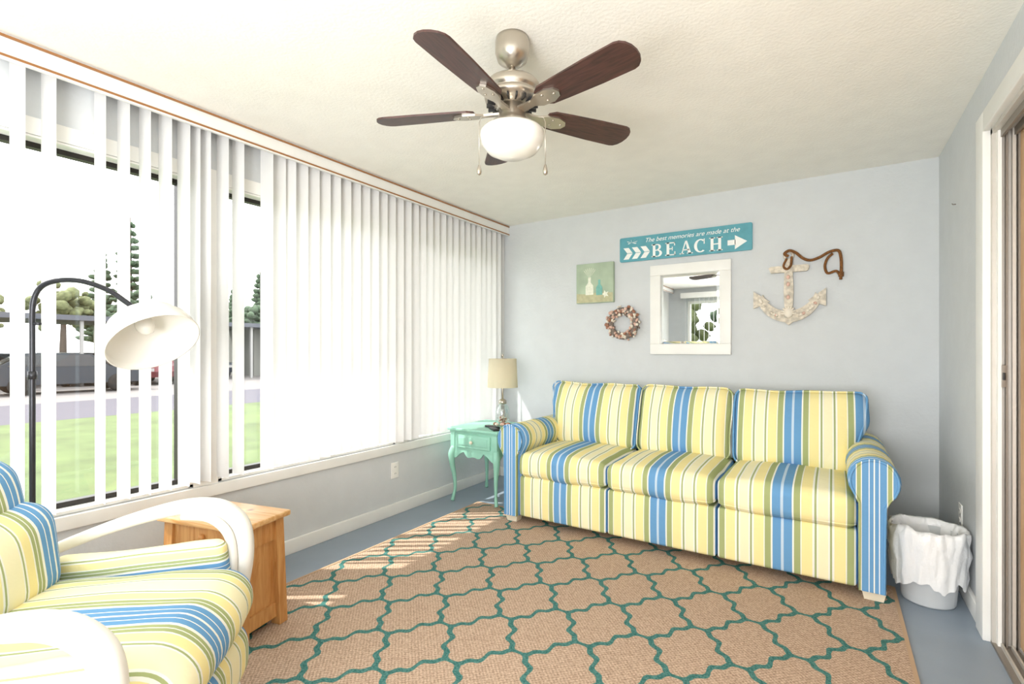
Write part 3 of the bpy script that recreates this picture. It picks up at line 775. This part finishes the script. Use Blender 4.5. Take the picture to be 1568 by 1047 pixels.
# ------------------------------------------------------------------ outdoors
GZ=-.35
M_grass=mat('lawn_grass','#4D5C33',.95,var=.25,vscale=1.5,bump=.5,bscale=30)
M_road=mat('asphalt','#45434C',.9,var=.05); M_conc=mat('concrete_drive','#6A6765',.9,var=.04)
M_house=mat('house_wall','#74756F',.8); M_roof=mat('carport_roof','#4C5058',.7)
M_tree=mat('foliage','#3D4E3A',.95,var=.35,vscale=5,bump=.8,bscale=6); M_tree2=mat('foliage_light','#5C6242',.95,var=.3,vscale=5); M_trunk=mat('bark','#52453C',.9)
M_car1=mat('car_grey','#2E343B',.35,.4); M_car2=mat('car_maroon','#5A262C',.35,.3); M_car3=mat('car_silver','#6E747C',.35,.3); M_cg=mat('car_glass','#181D22',.1); M_tyre=mat('tyre','#151515',.8)
M_post=mat('carport_post','#8E8E8C',.6)
Acc().b2((-14.5,-25,GZ-.05),(XL-.32,50,GZ),M_grass).obj('lawn')
Acc().b2((XL-.3,-25,GZ-.05),(14,YN-.3,GZ),M_grass).obj('lawn.001')
Acc().b2((-19.5,-25,GZ-.05),(-14.51,50,GZ),M_road).obj('road')
Acc().b2((-34,-25,GZ-.05),(-19.51,50,GZ),M_conc).obj('driveway')
Acc().b2((-90,-45,GZ-.06),(-34.01,70,GZ-.01),M_grass).obj('far_lawn')
def carport(y0,y1,nm):
    c=Acc(); c.b2((-32.5,y0,2.50),(-27.4,y1,2.72),M_roof)
    for xx in (-32.3,-27.6):
        for k in range(5):
            yy=y0+.2+(y1-y0-.4)*k/4; c.b2((xx-.06,yy-.06,GZ),(xx+.06,yy+.06,2.50),M_post)
    c.b2((-32.4,y1-1.6,GZ),(-29.5,y1,2.5),M_house); c.b2((-29.49,y1-1.2,.7),(-29.45,y1-.5,1.7),M_cg)
    c.obj(nm)
carport(-2,11.6,'carport'); carport(12.8,18.5,'carport.001'); carport(22,30,'carport.002')
def car(nm,loc,rz,mt):
    e=empty(nm,loc,rz); c=Acc()
    body=[(-2.2,.35),(2.2,.35),(2.25,.6),(2.1,.85),(1.1,.95),(.55,1.42),(-1.2,1.46),(-1.9,1.0),(-2.2,.9)]
    M=Matrix.Rotation(pi/2,4,'X'); c.prism(body,-.85,.85,mt,M)
    gl=[(.95,.97),(.5,1.38),(-1.15,1.41),(-1.7,1.0)]
    c.prism(gl,-.87,.87,M_cg,M)
    c.add([(1.14,-.7,.95),(1.14,.7,.95),(.62,.65,1.40),(.62,-.65,1.40)],[(0,1,2,3)],M_cg)
    c.add([(-1.95,-.7,1.0),(-1.95,.7,1.0),(-1.27,.65,1.44),(-1.27,-.65,1.44)],[(0,1,2,3)],M_cg)
    for x in (-1.35,1.35):
        for y in (-.8,.8): c.lathe([(0,-.1),(.2,-.1),(.33,-.09),(.34,0),(.33,.09),(.2,.1),(0,.1)],M_tyre,segs=20,M=Matrix.Translation((x,y,.34))@M)
    for y in (-.6,.6): c.box((2.2,y,.68),(.08,.3,.14),M_post)
    c.obj('body',e)
car('parked_car',(-29.0,8.2,GZ),.1,M_car1); car('parked_car.001',(-29.3,5.6,GZ),.05,M_car3); car('parked_car.002',(-30,14.0,GZ),.0,M_car1); car('parked_car.003',(-24.0,6.6,GZ),1.5,M_car1); car('parked_car.004',(-27.5,10.4,GZ),.0,M_car2); car('parked_car.005',(-29,24.5,GZ),.0,M_car1)
def pine(nm,x,y,h,w):
    t=Acc(); t.tube([(x,y,GZ),(x,y,h)],[.28,.05],M_trunk,8)
    n=15
    for i in range(n):
        f=i/n; z=h*.22+h*.78*f; R_0=w*(1-f)**.8*random.uniform(.75,1.1)+.15
        for k in range(7):
            a_=2*pi*k/7+i*.6; q=R_0*random.uniform(.6,1)
            t.ell((x+q*.55*math.cos(a_),y+q*.55*math.sin(a_),z+random.uniform(-.1,.1)),(q*.55,q*.28,.22),M_tree,(0,-.15,a_),6)
    t.obj(nm)
pine('norfolk_pine',-48,17.2,12.0,2.0); pine('norfolk_pine.001',-49,15.6,9.4,1.6); pine('norfolk_pine.002',-43,25.2,8.2,1.7); pine('norfolk_pine.003',-42,22.4,6.4,1.4)
def bushy(nm,x,y,h,w,mt):
    t=Acc(); t.tube([(x,y,GZ),(x+.2,y,h*.6)],[.22,.12],M_trunk,8)
    for k in range(70):
        d=Vector((random.gauss(0,1),random.gauss(0,1),random.gauss(0,1))).normalized()*random.uniform(.3,1)
        s_=w*random.uniform(.07,.2)
        t.ell((x+d.x*w*.7,y+d.y*w*.8,h*.68+d.z*h*.27),(s_,s_,s_*.75),mt,(random.random(),random.random(),0),8,fn=lambda q:1+.2*math.sin(q.x*9)*math.sin(q.y*8+q.z*7))
    t.obj(nm)
k=0
for (x,y,h,w_,mt) in ((-38,6.6,4.6,1.8,M_tree2),(-38.5,10.4,5.6,2.2,M_tree2),(-39,14.0,5.6,2.1,M_tree),(-39,18.0,4.9,2.1,M_tree2),(-38,21.4,5.2,2.1,M_tree),(-41,29,5,2.4,M_tree),(-38,2,5,2.2,M_tree),(-42,34,6,2.4,M_tree2),(-38,12.2,4.2,1.6,M_tree),(-38,24.6,4.4,1.8,M_tree2),(-4.5,-9,3.2,1.8,M_tree2),(-2,-10,3.6,2.0,M_tree),(1,-9,3.0,1.8,M_tree2)):
    bushy('garden_tree'+('' if k==0 else '.%03d'%k),x,y,h,w_,mt); k+=1

# ------------------------------------------------------------------ light
W=bpy.data.worlds.new('sky'); SC.world=W; W.use_nodes=True
bg=W.node_tree.nodes['Background']; bg.inputs[0].default_value=(.985,.99,1,1); bg.inputs[1].default_value=3.5
sd=bpy.data.lights.new('sun','SUN'); sd.energy=4.5; sd.angle=.01; sd.color=(1,.96,.88)
so_=bpy.data.objects.new('sun',sd); SC.collection.objects.link(so_)
so_.rotation_euler=Vector((.5,.35,-.8)).to_track_quat('-Z','Y').to_euler(); so_.location=(-6,-4,8)
# added fill light, no such lamp in the room; tilted up and forward
ld=bpy.data.lights.new('fill_light','AREA'); ld.shape='DISK'; ld.size=1.5; ld.energy=84; ld.color=(1,.985,.965)
lo=bpy.data.objects.new('fill_light',ld); SC.collection.objects.link(lo); lo.location=(-.55,-1.0,1.15); lo.rotation_euler=(pi*.74,0,0)

# ------------------------------------------------------------------ camera
cd=bpy.data.cameras.new('camera'); cam=bpy.data.objects.new('camera',cd); SC.collection.objects.link(cam)
cam.location=(0,0,1.21); cam.rotation_euler=(pi/2,0,math.radians(32.8)); cd.lens=17.5; cd.sensor_width=36; cd.shift_y=.008; cd.clip_start=.02
SC.camera=cam
SC.view_settings.view_transform='Standard'; SC.view_settings.exposure=.45
